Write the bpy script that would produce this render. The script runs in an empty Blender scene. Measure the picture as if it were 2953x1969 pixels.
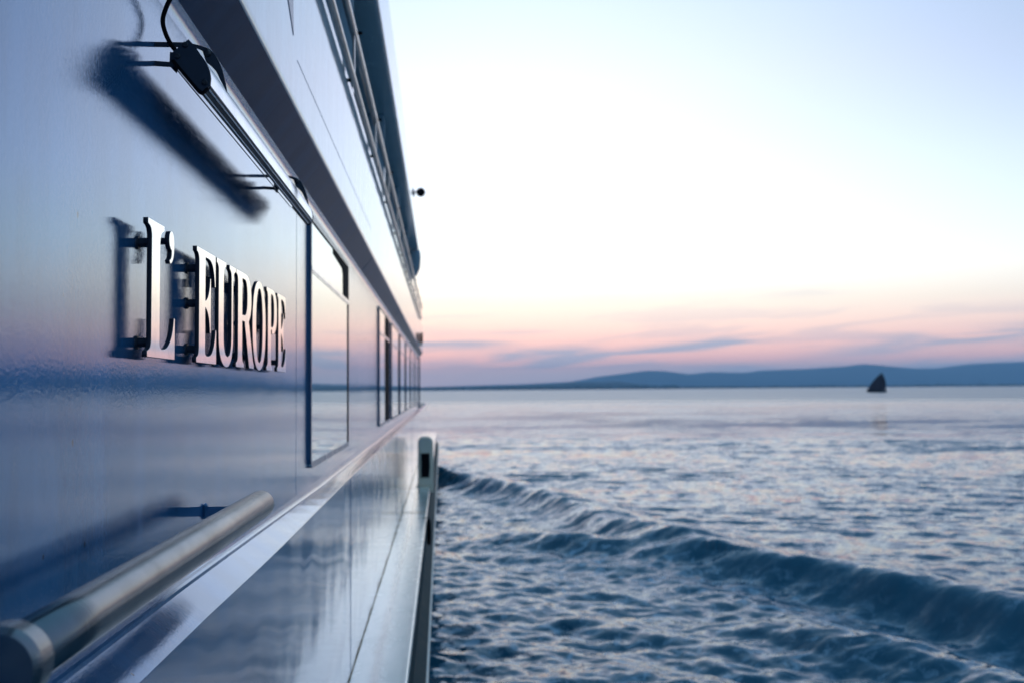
import bpy, bmesh, math, random
import numpy as np
from mathutils import Matrix, Vector

sc = bpy.context.scene
COL = sc.collection
H = 3.0                      # camera height above the water, metres; ship shapes below are given relative to the lens height

# ------------------------------------------------------------------ camera
cam_d = bpy.data.cameras.new('camera')
cam = bpy.data.objects.new('camera', cam_d)
COL.objects.link(cam)
sc.camera = cam
cam_d.sensor_fit = 'HORIZONTAL'
cam_d.sensor_width = 36.0
cam_d.lens = 35.0
cam_d.clip_start = 0.05
cam_d.clip_end = 120000
ROT = Matrix(((0.99747056, 0.00445031, -0.07094133),
              (-0.07064654, -0.04808131, -0.99634194),
              (-0.00784498, 0.99883351, -0.04764529)))
cam.matrix_world = Matrix.Translation((0, 0, H)) @ ROT.to_4x4()
cam_d.dof.use_dof = True
cam_d.dof.focus_distance = 2.35
cam_d.dof.aperture_fstop = 3.6
cam_d.dof.aperture_blades = 9

# ------------------------------------------------------------------ exposure
sc.view_settings.view_transform = 'Standard'
sc.view_settings.look = 'None'
sc.view_settings.exposure = 0.28
sc.view_settings.gamma = 1.0
sc.view_settings.use_curve_mapping = False

# ------------------------------------------------------------------ tiny node language
class S:
    """a socket with arithmetic"""
    def __init__(s, nt, sock): s.nt, s.k = nt, sock
    def _m(s, op, *a, clamp=False):
        n = s.nt.nodes.new('ShaderNodeMath'); n.operation = op; n.use_clamp = clamp
        for i, v in enumerate((s,) + a):
            if isinstance(v, S): s.nt.links.new(v.k, n.inputs[i])
            else: n.inputs[i].default_value = v
        return S(s.nt, n.outputs[0])
    def __add__(s, o): return s._m('ADD', o)
    def __radd__(s, o): return s._m('ADD', o)
    def __sub__(s, o): return s._m('SUBTRACT', o)
    def __rsub__(s, o): return (s * -1.0) + o
    def __mul__(s, o): return s._m('MULTIPLY', o)
    def __rmul__(s, o): return s._m('MULTIPLY', o)
    def __truediv__(s, o): return s._m('DIVIDE', o)
    def pow(s, o): return s._m('POWER', o)
    def max(s, o): return s._m('MAXIMUM', o)
    def min(s, o): return s._m('MINIMUM', o)
    def sqrt(s): return s._m('SQRT')
    def exp(s): return s._m('EXPONENT')
    def atan2(s, o): return s._m('ARCTAN2', o)
    def asin(s): return s._m('ARCSINE')
    def smooth(s, a, b):
        n = s.nt.nodes.new('ShaderNodeMapRange'); n.interpolation_type = 'SMOOTHSTEP'
        s.nt.links.new(s.k, n.inputs[0]); n.inputs[1].default_value = a; n.inputs[2].default_value = b
        return S(s.nt, n.outputs[0])
    def gauss(s, c, w):
        d = (s - c) / w
        return ((d * d) * -1.0).exp()

def vec(nt, x, y, z):
    n = nt.nodes.new('ShaderNodeCombineXYZ')
    for i, v in enumerate((x, y, z)):
        if isinstance(v, S): nt.links.new(v.k, n.inputs[i])
        else: n.inputs[i].default_value = v
    return S(nt, n.outputs[0])
def sep(nt, v):
    n = nt.nodes.new('ShaderNodeSeparateXYZ'); nt.links.new(v.k, n.inputs[0])
    return [S(nt, o) for o in n.outputs]
def noise(nt, v, scale, detail=3.0, rough=0.5, dist=0.0):
    n = nt.nodes.new('ShaderNodeTexNoise'); nt.links.new(v.k, n.inputs['Vector'])
    n.inputs['Scale'].default_value = scale; n.inputs['Detail'].default_value = detail
    n.inputs['Roughness'].default_value = rough; n.inputs['Distortion'].default_value = dist
    return S(nt, n.outputs[0])
def mixc(nt, f, a, b):
    n = nt.nodes.new('ShaderNodeMix'); n.data_type = 'RGBA'
    for i, v in ((0, f), (6, a), (7, b)):
        if isinstance(v, S): nt.links.new(v.k, n.inputs[i])
        elif i == 0: n.inputs[i].default_value = v
        else: n.inputs[i].default_value = (*v, 1)
    return S(nt, n.outputs[2])
def ramp(nt, f, stops):
    n = nt.nodes.new('ShaderNodeValToRGB'); nt.links.new(f.k, n.inputs[0])
    e = n.color_ramp.elements
    while len(e) < len(stops): e.new(0.5)
    for el, (p, c) in zip(e, stops): el.position = p; el.color = (*c, 1)
    return S(nt, n.outputs[0])

# ------------------------------------------------------------------ sky: clear dusk, the sun just gone behind the ship's bow
SUN_AZ, SUN_EL = math.radians(-9), math.radians(1.5)
world = bpy.data.worlds.new('World'); sc.world = world
world.use_nodes = True
nt = world.node_tree; nt.nodes.clear()
tc = nt.nodes.new('ShaderNodeTexCoord')
D = S(nt, tc.outputs['Generated'])
dx, dy, dz = sep(nt, D)
hor = (dx * dx + dy * dy).sqrt().max(1e-4)
A0 = math.radians(3)
cosaz = (dx * math.sin(A0) + dy * math.cos(A0)) / hor
glow = ((cosaz + 1.0) * 0.5).max(0.0).pow(dz.smooth(.07, .34) * 11.0 + 4.5)      # the afterglow narrows with height
t = dz.max(0.0).sqrt()
front = ramp(nt, t, [(0.0, (.38, .49, .63)), (.12, (.88, .68, .66)), (.165, (1.38, .72, .62)), (.21, (1.40, .83, .69)), (.25, (1.37, .97, .79)),
                     (.29, (1.27, 1.10, .91)), (.33, (1.34, 1.28, 1.13)), (.38, (1.22, 1.36, 1.38)), (.46, (1.08, 1.22, 1.46)), (.545, (.91, 1.00, 1.24)),
                     (.612, (.71, .85, 1.10)), (.707, (.42, .69, .96)), (.84, (.20, .43, .68)), (1.0, (.11, .28, .47))])
back = ramp(nt, t, [(0.0, (.09, .20, .30)), (.2, (.14, .27, .38)), (.45, (.25, .37, .55)), (.7, (.19, .32, .54)), (1.0, (.11, .28, .47))])
col = mixc(nt, glow, back, front)
# thin evening clouds low over the land
az = dx.atan2(dy); el = dz.asin()
R2 = math.radians
cv = vec(nt, az * 5.0, el * 46.0 - az * 2.2, 0.0)
n1 = noise(nt, cv, 1.15, 4.0, .55, .4)
n2 = noise(nt, vec(nt, az * 9.0, el * 90.0 - az * 5.0, 3.7), 1.0, 3.0, .5, .3)
low = (1.0 - el.smooth(R2(2.0), R2(6.5))) * el.smooth(R2(-.3), R2(.3))
cl = n1.smooth(.47, .62) * low * .36
bank = (1.0 - el.smooth(R2(.9), R2(2.2))) * (n2 * .6 + .35)
wob = (n2 - .5) * R2(.55)
st1 = (el + wob - az * .100).gauss(R2(.95), R2(.28)) * az.smooth(R2(4), R2(7)) * (1.0 - az.smooth(R2(15), R2(20)))
st2 = (el + wob).gauss(R2(2.55), R2(.24)) * (1.0 - az.smooth(R2(1.5), R2(5.5)))
st3 = (el + wob - az * .10).gauss(R2(-.35), R2(.42)) * az.smooth(R2(18), R2(27))
st4 = (el + wob * 1.6 - az * .02).gauss(R2(4.7), R2(.30)) * az.gauss(R2(20.5), R2(2.2)) * n1 * .55
st5 = (el + wob * 1.5 - az * .06).gauss(R2(1.75), R2(.30)) * az.smooth(R2(2.0), R2(4.0)) * (1.0 - az.smooth(R2(7), R2(10)))
brk = n2.smooth(.30, .58)
mask = (cl + bank * .62 + (st1 * 1.0 + st3 * .9 + st5 * 1.1) * brk + st2 * .9 + st4).min(.92)
cloudc = mixc(nt, glow, (.17, .27, .37), (.45, .52, .66))
col = mixc(nt, mask, col, cloudc)
bg = nt.nodes.new('ShaderNodeBackground'); nt.links.new(col.k, bg.inputs[0]); bg.inputs[1].default_value = 1.0
sky = nt.nodes.new('ShaderNodeTexSky'); sky.sky_type = 'NISHITA'; sky.sun_disc = False
sky.sun_elevation = SUN_EL; sky.sun_rotation = SUN_AZ; sky.dust_density = .6
bg2 = nt.nodes.new('ShaderNodeBackground'); nt.links.new(sky.outputs[0], bg2.inputs[0]); bg2.inputs[1].default_value = 0.012
addn = nt.nodes.new('ShaderNodeAddShader'); nt.links.new(bg.outputs[0], addn.inputs[0]); nt.links.new(bg2.outputs[0], addn.inputs[1])
wo = nt.nodes.new('ShaderNodeOutputWorld'); nt.links.new(addn.outputs[0], wo.inputs[0])

sun_d = bpy.data.lights.new('sun', 'SUN'); sun_d.energy = 0.25; sun_d.angle = math.radians(3); sun_d.color = (1, .62, .42)
sun = bpy.data.objects.new('sun', sun_d); COL.objects.link(sun)
sv = Vector((math.sin(SUN_AZ) * math.cos(SUN_EL), math.cos(SUN_AZ) * math.cos(SUN_EL), math.sin(SUN_EL)))
sun.rotation_euler = sv.to_track_quat('Z', 'Y').to_euler()
sun.location = (0, 0, 30)

# ------------------------------------------------------------------ materials
def material(name):
    m = bpy.data.materials.new(name); m.use_nodes = True
    nt = m.node_tree
    p = nt.nodes['Principled BSDF']
    tc = nt.nodes.new('ShaderNodeTexCoord')
    return m, nt, p, S(nt, tc.outputs['Object'])
def put(nt, p, key, v):
    if isinstance(v, S): nt.links.new(v.k, p.inputs[key])
    elif isinstance(v, tuple): p.inputs[key].default_value = (*v, 1)
    else: p.inputs[key].default_value = v
def bump(nt, p, h, dist, strength=1.0):
    b = nt.nodes.new('ShaderNodeBump'); b.inputs['Strength'].default_value = strength; b.inputs['Distance'].default_value = dist
    nt.links.new(h.k, b.inputs['Height']); nt.links.new(b.outputs[0], p.inputs['Normal'])

def gloss_paint(name, base, ior=2.0, rough=.10, streak=1.0, warp=1.0, specks=1.0, tint=(1, 1, 1), metal=0.0, coat=0.0):
    m, nt, p, o = material(name)
    x, y, z = sep(nt, o)
    grime = noise(nt, vec(nt, x, y * 3.0, z * .8), 2.2, 5.0, .6)
    run = noise(nt, vec(nt, x * 4.0, y * 26.0, z * 1.1), 1.0, 3.0, .6)
    c = mixc(nt, grime.smooth(.35, .7), tuple(v * .86 for v in base), tuple(min(1, v * 1.12) for v in base))
    c = mixc(nt, run.smooth(.6, .8) * .25, c, tuple(v * .6 for v in base))
    if specks:
        sp = nt.nodes.new('ShaderNodeTexVoronoi'); sp.inputs['Scale'].default_value = 14.0
        nt.links.new(vec(nt, x, y, z * .62).k, sp.inputs['Vector'])
        keep = noise(nt, vec(nt, x, y, z), 9.0, 2.0)
        dot = (1.0 - S(nt, sp.outputs['Distance']).smooth(.035, .075)) * keep.smooth(.53, .56)
        c = mixc(nt, dot * .8 * specks, c, (.02, .018, .016))
    put(nt, p, 'Base Color', c)
    put(nt, p, 'IOR', ior); put(nt, p, 'Specular Tint', tint); put(nt, p, 'Metallic', metal)
    put(nt, p, 'Roughness', (grime.smooth(.3, .75) * .025 + rough) + run.smooth(.55, .8) * .03)
    hair = noise(nt, vec(nt, x * 60.0, y * 420.0, z * 60.0), 1.0, 2.0, .6)
    peel = noise(nt, vec(nt, x, y, z), 170.0, 2.0, .5)
    wave = noise(nt, vec(nt, x, y * 1.0, z * 1.6), 1.7, 1.0, .5)
    bump(nt, p, hair * (.16 * streak) + peel * (.17 * streak) + wave * (7.0 * warp), .0009)
    if coat:
        put(nt, p, 'Coat Weight', coat); put(nt, p, 'Coat IOR', 1.55); put(nt, p, 'Coat Roughness', rough * .7)
        nt.links.new(p.inputs['Normal'].links[0].from_socket, p.inputs['Coat Normal'])
    return m

def plain(name, base, rough=.4, metal=0.0, ior=1.5, var=.12, scale=20.0, bumps=.0, aniso=None):
    m, nt, p, o = material(name)
    n = noise(nt, o, scale, 4.0, .6)
    put(nt, p, 'Base Color', mixc(nt, n, tuple(v * (1 - var) for v in base), tuple(min(1, v * (1 + var)) for v in base)))
    put(nt, p, 'Metallic', metal); put(nt, p, 'IOR', ior)
    put(nt, p, 'Roughness', (n - .5) * (rough * .5) + rough)
    if bumps: bump(nt, p, n, bumps)
    return m

def brushed(name, base, rough, sx, sy, sz, var=1.0):
    m, nt, p, o = material(name)
    x, y, z = sep(nt, o)
    br = noise(nt, vec(nt, x * sx, y * sy, z * sz), 1.0, 3.0, .6)
    sm = noise(nt, o, 9.0, 4.0, .6)
    put(nt, p, 'Base Color', mixc(nt, sm.smooth(.35, .75), base, tuple(v * .82 for v in base)))
    put(nt, p, 'Metallic', 1.0)
    put(nt, p, 'Roughness', br * (.10 * var) + sm * (.06 * var) + rough)
    bump(nt, p, br, .00006, .35)
    return m

M = {}
M['hull'] = gloss_paint('glossy_hull_paint', (.048, .19, .385), ior=1.65, rough=.026, warp=.35, metal=.32, coat=.48, specks=1.8)
M['hull_upper'] = gloss_paint('pale_upper_paint', (.50, .66, .74), ior=2.4, rough=.02, streak=.12, warp=.25, specks=0)
M['hull_lower'] = gloss_paint('glossy_lower_hull_paint', (.08, .20, .38), ior=1.6, rough=.028, streak=.8, warp=1.5, metal=.45, coat=.65, specks=.0)
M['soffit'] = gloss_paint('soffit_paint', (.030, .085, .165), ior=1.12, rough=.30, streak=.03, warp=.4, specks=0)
M['frame'] = gloss_paint('window_frame_paint', (.045, .12, .22), ior=1.5, rough=.25, streak=.3, warp=0, specks=0)
M['ledge'] = gloss_paint('ledge_paint', (.05, .18, .37), ior=1.55, rough=.07, metal=.30, coat=.30, streak=1.2, warp=.6, specks=1.0)
M['black'] = plain('black_rubber', (.008, .008, .010), .8, var=.3, ior=1.15)
M['canopy_under'] = plain('canopy_underside_paint', (.80, .78, .73), .25, var=.1, scale=3, ior=2.6)
M['darkmetal'] = plain('dark_anodised_metal', (.024, .034, .054), .5, metal=0.0, ior=1.5, var=.25, scale=60, bumps=.0003)
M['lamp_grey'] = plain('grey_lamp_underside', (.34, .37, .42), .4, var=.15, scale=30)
M['alu'] = brushed('brushed_aluminium', (.80, .82, .86), .16, 300, 3, 300)
M['letter'] = brushed('polished_letter_steel', (.92, .90, .88), .025, 200, 200, 6, .45)
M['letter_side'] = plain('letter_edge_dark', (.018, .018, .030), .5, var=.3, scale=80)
M['rail'] = brushed('rail_steel', (.46, .45, .44), .22, 120, 4, 120)
M['white'] = plain('warm_lit_white_paint', (.97, .84, .64), .3, var=.06, scale=5)  # white paint; the warm glow on the post is put into the colour
M['emblem'] = plain('blue_paint', (.012, .05, .16), .25, var=.1)
M['strake'] = plain('dark_green_strake_paint', (.016, .045, .05), .7, ior=1.2, var=.35, scale=9, bumps=.001)
M['strake_edge'] = plain('worn_pale_edge', (.55, .58, .52), .45, var=.25, scale=14)
M['rust'] = plain('rusty_weld', (.30, .19, .09), .8, var=.5, scale=40, bumps=.002)
M['screw'] = plain('black_screw', (.010, .012, .018), .35, var=.2)
M['inside'] = plain('dark_cabin_interior', (.012, .016, .022), .5, var=.3, scale=6)

# tube turned on a lathe: fine scratches run round it, so its highlights smear along it
m, nt, p, o = material('brushed_rail_steel')
x, y, z = sep(nt, o)
br = noise(nt, vec(nt, x * 6.0, y * 330.0, z * 6.0), 1.0, 3.0, .6); sm = noise(nt, o, 7.0, 4.0, .6)
put(nt, p, 'Base Color', mixc(nt, sm.smooth(.35, .75), (.235, .24, .25), (.17, .175, .18)))
put(nt, p, 'Metallic', 1.0); put(nt, p, 'Roughness', br * .06 + sm * .05 + .20); put(nt, p, 'Anisotropic', .8); put(nt, p, 'Anisotropic Rotation', .25)
tg = nt.nodes.new('ShaderNodeTangent'); tg.direction_type = 'RADIAL'; tg.axis = 'Y'
nt.links.new(tg.outputs[0], p.inputs['Tangent'])
M['steel'] = m

m, nt, p, o = material('mirror_window_glass')
put(nt, p, 'Base Color', (.70, .80, .80)); put(nt, p, 'Metallic', .78); put(nt, p, 'IOR', 1.5)
g = noise(nt, o, 1.3, 1.0)
put(nt, p, 'Roughness', g * .02 + .008)
bump(nt, p, g, .002)
M['glass'] = m

m, nt, p, o = material('pale_green_deck_paint')
x, y, z = sep(nt, o)
g = noise(nt, vec(nt, x * 2.0, y * .8, z), 3.0, 6.0, .65)
fine = noise(nt, o, 60.0, 3.0, .6)
streak = (x + (noise(nt, vec(nt, 0.0, y * 1.4, 0.0), 1.0, 4.0, .6) - .5) * .05).gauss(-.405, .035)
base = mixc(nt, g.smooth(.3, .75), (.90, .95, .82), (.74, .84, .72))
base = mixc(nt, (streak * (g * .9 + .25)).min(.9), base, (.10, .15, .14))
edge = x.smooth(-.262, -.235) * g
base = mixc(nt, edge * .4, base, (.30, .32, .26))
put(nt, p, 'Base Color', base); put(nt, p, 'Roughness', g * .2 + .16); put(nt, p, 'IOR', 1.5); put(nt, p, 'Coat Weight', .9); put(nt, p, 'Coat IOR', 1.9); put(nt, p, 'Coat Roughness', .16)
bump(nt, p, fine * .3 + g, .0015)
M['deck'] = m

m, nt, p, o = material('dark_balcony_glass')
put(nt, p, 'Base Color', (.02, .03, .035)); put(nt, p, 'IOR', 1.5); put(nt, p, 'Roughness', noise(nt, o, 2.0) * .04 + .02)
M['dark_glass'] = m

m, nt, p, o = material('lake_water')
geo = nt.nodes.new('ShaderNodeNewGeometry')
P_ = S(nt, geo.outputs['Position'])
x, y, z = sep(nt, P_)
at = nt.nodes.new('ShaderNodeAttribute'); at.attribute_name = 'foam'
foam = S(nt, at.outputs['Fac'])
lace = noise(nt, vec(nt, x * 1.0, y * 1.0, 2.0), 3.4, 6.0, .68, 1.2)
fm = (foam * lace.smooth(.48, .72)).min(.7)
put(nt, p, 'Base Color', mixc(nt, fm, (.006, .090, .145), (.40, .58, .70)))
put(nt, p, 'IOR', 1.333); ruffle = (x * x + y * y).sqrt().smooth(50.0, 320.0)      # open water further out is ruffled by the breeze
put(nt, p, 'Roughness', fm * .5 + ruffle * .26 + .05)
# wind ripples: random facet slopes on top of the modelled waves
rp = nt.nodes.new('ShaderNodeAttribute'); rp.attribute_name = 'ripple'
rip = S(nt, rp.outputs['Fac'])
def slopes(off):
    a = noise(nt, vec(nt, x * .9, y * 1.3, off), 7.5, 3.0, .6, .5)
    b = noise(nt, vec(nt, x * .55, y * 1.1, off + 5.0), 1.8, 3.0, .55, .6)
    c = noise(nt, vec(nt, x * .5, y * 1.0, off + 9.0), .26, 2.0, .5, .5)
    d = noise(nt, vec(nt, x * .35, y * 1.0, off + 14.0), .055, 3.0, .6, .8)
    return (a - .5) * 1.6 + (b - .5) * 1.5 + (c - .5) * 1.0 + (d - .5) * .9
sx, sy = slopes(0.0) * rip, slopes(31.0) * rip
vm = nt.nodes.new('ShaderNodeVectorMath'); vm.operation = 'ADD'
nt.links.new(geo.outputs['Normal'], vm.inputs[0]); nt.links.new(vec(nt, sx, sy, 0.0).k, vm.inputs[1])
vn = nt.nodes.new('ShaderNodeVectorMath'); vn.operation = 'NORMALIZE'; nt.links.new(vm.outputs[0], vn.inputs[0])
nt.links.new(vn.outputs[0], p.inputs['Normal'])
M['water'] = m

m, nt, p, o = material('wooded_hills')
g = noise(nt, S(nt, nt.nodes.new('ShaderNodeNewGeometry').outputs['Position']), .004, 6.0, .6)
put(nt, p, 'Base Color', mixc(nt, g, (.03, .055, .075), (.06, .09, .10))); put(nt, p, 'Roughness', .95); put(nt, p, 'IOR', 1.2)
M['hills'] = m
M['trees'] = plain('far_tree_foliage', (.025, .045, .03), .9, var=.4, scale=.05, ior=1.2)
M['sail'] = plain('dark_tan_sailcloth', (.055, .040, .050), .9, var=.2, scale=1.0, ior=1.2)
M['boat'] = plain('dark_boat_hull_paint', (.016, .016, .022), .6, var=.2, scale=1.0, ior=1.3)

# ------------------------------------------------------------------ mesh helpers (coordinates relative to lens height; H is added on linking)
def link(name, me, mats, parent=None, smooth=False, lift=True):
    if lift: me.transform(Matrix.Translation((0, 0, H)))
    me.update()
    o = bpy.data.objects.new(name, me); COL.objects.link(o)
    for mt in (mats if isinstance(mats, (list, tuple)) else [mats]): me.materials.append(M[mt])
    if smooth:
        me.shade_smooth()
        if smooth is not True: me.set_sharp_from_angle(angle=math.radians(smooth))
    if parent is not None:
        o.parent = parent
        w = parent.location.copy()
        q = parent.parent
        while q is not None: w += q.location; q = q.parent
        o.location = -w if parent.type == 'EMPTY' else (0, 0, 0)
    return o
def root(name, loc, label, cat, group=None):
    o = bpy.data.objects.new(name, None); COL.objects.link(o)
    o.location = loc; o.empty_display_size = .2
    return tag(o, label, cat, group)
def tag(o, label, cat, group=None):
    o['label'] = label; o['category'] = cat
    if group: o['group'] = group
    return o
def bm_mesh(bm, name='m', recalc=True):
    if recalc: bmesh.ops.recalc_face_normals(bm, faces=bm.faces)
    me = bpy.data.meshes.new(name); bm.to_mesh(me); bm.free(); return me
def boxes(*bs, bev=0.0):
    bm = bmesh.new()
    for (x0, x1, y0, y1, z0, z1) in bs:
        r = bmesh.ops.create_cube(bm, size=1.0)
        for v in r['verts']:
            v.co = (x0 + (v.co.x + .5) * (x1 - x0), y0 + (v.co.y + .5) * (y1 - y0), z0 + (v.co.z + .5) * (z1 - z0))
    if bev: bmesh.ops.bevel(bm, geom=bm.edges[:], offset=bev, segments=2, affect='EDGES')
    return bm_mesh(bm)
def prism_y(pts, y0, y1, seg=1, closed=True, shape=None, caps=True):
    """profile pts (x,z) swept along y; shape(y, i, x, z) may bend it"""
    bm = bmesh.new(); rows = []
    for k in range(seg + 1):
        y = y0 + (y1 - y0) * k / seg
        rows.append([bm.verts.new((*(shape(y, i, x, z) if shape else (x, y, z)),)) for i, (x, z) in enumerate(pts)])
    n = len(pts)
    for a, b in zip(rows, rows[1:]):
        for i in range(n if closed else n - 1):
            j = (i + 1) % n
            bm.faces.new((a[i], a[j], b[j], b[i]))
    if closed and caps: bm.faces.new(rows[0]); bm.faces.new(rows[-1])
    return bm_mesh(bm)
def tube(path, r, n=14, caps=True, radii=None):
    """round bar through 3-D points"""
    bm = bmesh.new(); pts = [Vector(p) for p in path]; rings = []
    up = None
    for i, q in enumerate(pts):
        d = ((pts[min(i + 1, len(pts) - 1)] - pts[max(i - 1, 0)])).normalized()
        if up is None: up = d.orthogonal().normalized()
        up = (up - d * up.dot(d)).normalized(); s = d.cross(up)
        rr = radii[i] if radii else r
        rings.append([bm.verts.new(q + (up * math.cos(2 * math.pi * k / n) + s * math.sin(2 * math.pi * k / n)) * rr) for k in range(n)])
    for a, b in zip(rings, rings[1:]):
        for k in range(n): bm.faces.new((a[k], a[(k + 1) % n], b[(k + 1) % n], b[k]))
    if caps: bm.faces.new(rings[0]); bm.faces.new(rings[-1])
    return bm_mesh(bm)
def arc(cx, cz, r, a0, a1, n):
    return [(cx + r * math.cos(math.radians(a0 + (a1 - a0) * k / n)), cz + r * math.sin(math.radians(a0 + (a1 - a0) * k / n))) for k in range(n + 1)]
def spline(pts, n=8):
    """Catmull-Rom through points"""
    P = [Vector(p) for p in pts]; out = []
    for i in range(len(P) - 1):
        a, b, c, d = P[max(i - 1, 0)], P[i], P[i + 1], P[min(i + 2, len(P) - 1)]
        for k in range(n):
            t = k / n
            out.append(.5 * ((2 * b) + (c - a) * t + (2 * a - 5 * b + 4 * c - d) * t * t + (3 * b - a - 3 * c + d) * t ** 3))
    return out + [P[-1]]
def rrect(y0, y1, z0, z1, r, n=6):
    return (arc(y1 - r, z1 - r, r, 0, 90, n) + arc(y0 + r, z1 - r, r, 90, 180, n) + arc(y0 + r, z0 + r, r, 180, 270, n) + arc(y1 - r, z0 + r, r, 270, 360, n))
def plate_x(pts, x0, x1):
    """polygon (y,z) with thickness in x"""
    bm = bmesh.new()
    a = [bm.verts.new((x0, y, z)) for y, z in pts]; b = [bm.verts.new((x1, y, z)) for y, z in pts]
    n = len(pts)
    for i in range(n): bm.faces.new((a[i], a[(i + 1) % n], b[(i + 1) % n], b[i]))
    bm.faces.new(a); bm.faces.new(b)
    return bm_mesh(bm)
def plate_y(pts, y0, y1, bev=0.0):
    bm = bmesh.new()
    a = [bm.verts.new((x, y0, z)) for x, z in pts]; b = [bm.verts.new((x, y1, z)) for x, z in pts]
    n = len(pts)
    for i in range(n): bm.faces.new((a[i], a[(i + 1) % n], b[(i + 1) % n], b[i]))
    bm.faces.new(a); bm.faces.new(b)
    if bev:
        bmesh.ops.recalc_face_normals(bm, faces=bm.faces)
        bmesh.ops.bevel(bm, geom=[e for e in bm.edges if abs(e.verts[0].co.y - e.verts[1].co.y) < 1e-6], offset=bev, segments=2, affect='EDGES')
    return bm_mesh(bm)
def ring_x(outer, inner, x0, x1):
    bm = bmesh.new(); n = len(outer)
    L = [[bm.verts.new((x, y, z)) for y, z in pts] for x, pts in ((x0, outer), (x1, outer), (x1, inner), (x0, inner))]
    for a, b in ((0, 1), (1, 2), (2, 3), (3, 0)):
        for i in range(n):
            j = (i + 1) % n
            bm.faces.new((L[a][i], L[a][j], L[b][j], L[b][i]))
    return bm_mesh(bm)

# ================================================================== SETTING: water
def make_water():
    rng = np.random.default_rng(7)
    d2r = np.pi / 180
    az = np.concatenate([np.linspace(-180, -8, 60, endpoint=False), np.linspace(-8, 36, 640, endpoint=False), np.linspace(36, 180, 50, endpoint=False)]) * d2r
    r = np.concatenate([[.4, 1.0, 1.8, 2.6, 3.2], np.geomspace(3.8, 60, 660, endpoint=False), np.geomspace(60, 500, 240, endpoint=False), np.geomspace(500, 14000, 36)])
    dr = np.gradient(r)
    X = np.outer(r, np.sin(az)); Y = np.outer(r, np.cos(az))
    Z = np.zeros_like(X)
    cell = np.maximum(dr, r * (44 * d2r / 640))[:, None] * np.ones_like(X)
    def crest(pts, amp, w_in, w_out, wob=.25):
        """ridge along a polyline: amp per point; inside (ship side) slope steep"""
        sp = spline([(p[0], p[1], q) for p, q in zip(pts, amp)], 3)
        P = np.array([(v.x, v.y) for v in sp]); amp = [max(v.z, 0) for v in sp]; run = 0.0
        best = np.full(X.shape, 1e9); h = np.zeros_like(X)
        for i in range(len(P) - 1):
            a, b = P[i], P[i + 1]; d = b - a; L = np.hypot(*d); u = d / L
            tt = ((X - a[0]) * u[0] + (Y - a[1]) * u[1]) / L
            tcl = np.clip(tt, 0, 1)
            qx = a[0] + d[0] * tcl; qy = a[1] + d[1] * tcl
            dist = np.hypot(X - qx, Y - qy)
            side = (X - qx) * -u[1] + (Y - qy) * u[0]       # >0 : away from ship
            A = amp[i] + (amp[i + 1] - amp[i]) * tcl
            q = run + tcl * L; run += L
            A = A * (1 + .05 * np.sin(1.3 * q + 1) + .05 * np.sin(3.1 * q))
            sd = np.where(side > 0, dist, -dist) + wob * (np.sin(.8 * q) * .3 + np.sin(2.7 * q + 1.3) * .16 + np.sin(6.1 * q) * .10)
            dd = np.where(sd > 0, sd / w_out, sd / w_in)
            hh = A * np.exp(-dd ** 2)
            upd = dist < best
            h = np.where(upd, hh, h); best = np.minimum(best, dist)
        return h
    near = (np.abs(X) < 60) & (Y < 90) & (Y > -10)
    cB = crest([(-4.5, 47), (-.2, 33.8), (1.6, 28.6), (2.7, 24.8), (3.5, 20.9), (4.5, 17.2), (6.1, 14.2), (7.0, 11.4), (8.2, 8.0), (10, 3)], [.3, .42, .45, .42, .36, .38, .43, .47, .48, .45], .50, 1.3, .18)
    cA = crest([(.8, 20.8), (1.8, 19.5), (3.0, 18.3), (4.2, 16.9)], [0, .20, .26, .14], .45, .9, .15)
    cC = crest([(1.2, 18.8), (2.6, 17.4), (3.5, 15.9), (4.6, 12.9), (5.4, 10.8), (6, 8)], [0, .08, .13, .15, .14, .1], .45, .8)
    cD = crest([(3.1, 12.6), (4.3, 11.6), (5.0, 10.3), (5.6, 8.6)], [0, .20, .24, .2], .45, .7)
    cE = crest([(1.3, 11.0), (2.3, 10.0), (3.3, 9.2), (4.2, 7.6)], [0, .10, .14, .12], .4, .7)
    dip = -crest([(2.0, 17.4), (4.2, 14.8), (5.6, 12.2), (6.4, 9)], [.05, .16, .22, .2], .9, .9)
    Z += cA + cB + cC + cD + cE + dip
    # inside the wake the water is churned
    bx = np.array([8.2, 7.0, 6.1, 4.3, 1.8, 2.9, -.2]); by = np.array([8, 11.4, 14.2, 17, 19.5, 25, 33.8])
    o = np.argsort(by); bound = np.interp(Y, by[o], bx[o])
    wake = 1 / (1 + np.exp(-(bound - X) / .35)) * (Y < 36) * (Y > -20)
    def waves(n, lo, hi, th0, spread, slope, warp=0.0):
        out = np.zeros_like(X)
        wx = warp * (np.sin(.21 * X + .13 * Y) + np.sin(.37 * Y - .29 * X + 1.7)); wy = warp * (np.sin(.27 * X - .19 * Y + .6) + np.sin(.41 * Y + .17 * X + 2.9))
        for lam in np.geomspace(hi, lo, n):
            th = th0 + rng.normal() * spread; k = 2 * np.pi / lam; ph = rng.random() * 6.28
            fade = np.clip((lam / cell - 2.2) / 3.0, 0, 1)
            a = slope / k
            arg = k * ((X + wx) * np.cos(th) + (Y + wy) * np.sin(th)) + ph
            s = np.sin(arg)
            out += a * fade * (s + .30 * np.cos(2 * arg))
        return out
    chop = waves(36, .20, 1.9, 1.35, .6, .046, .4)
    turb = waves(46, .07, .85, 1.15, .8, .040, .3) + waves(8, 1.2, 3.2, .75, .3, .03, .4)
    gust = .75 + .35 * np.sin(.09 * X + .05 * Y) * np.sin(.06 * Y - .03 * X + 1)
    streaks = waves(24, .12, .9, -.98, .5, .05, .3) * np.clip((cA + cB) * 2.2, 0, 1)
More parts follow.
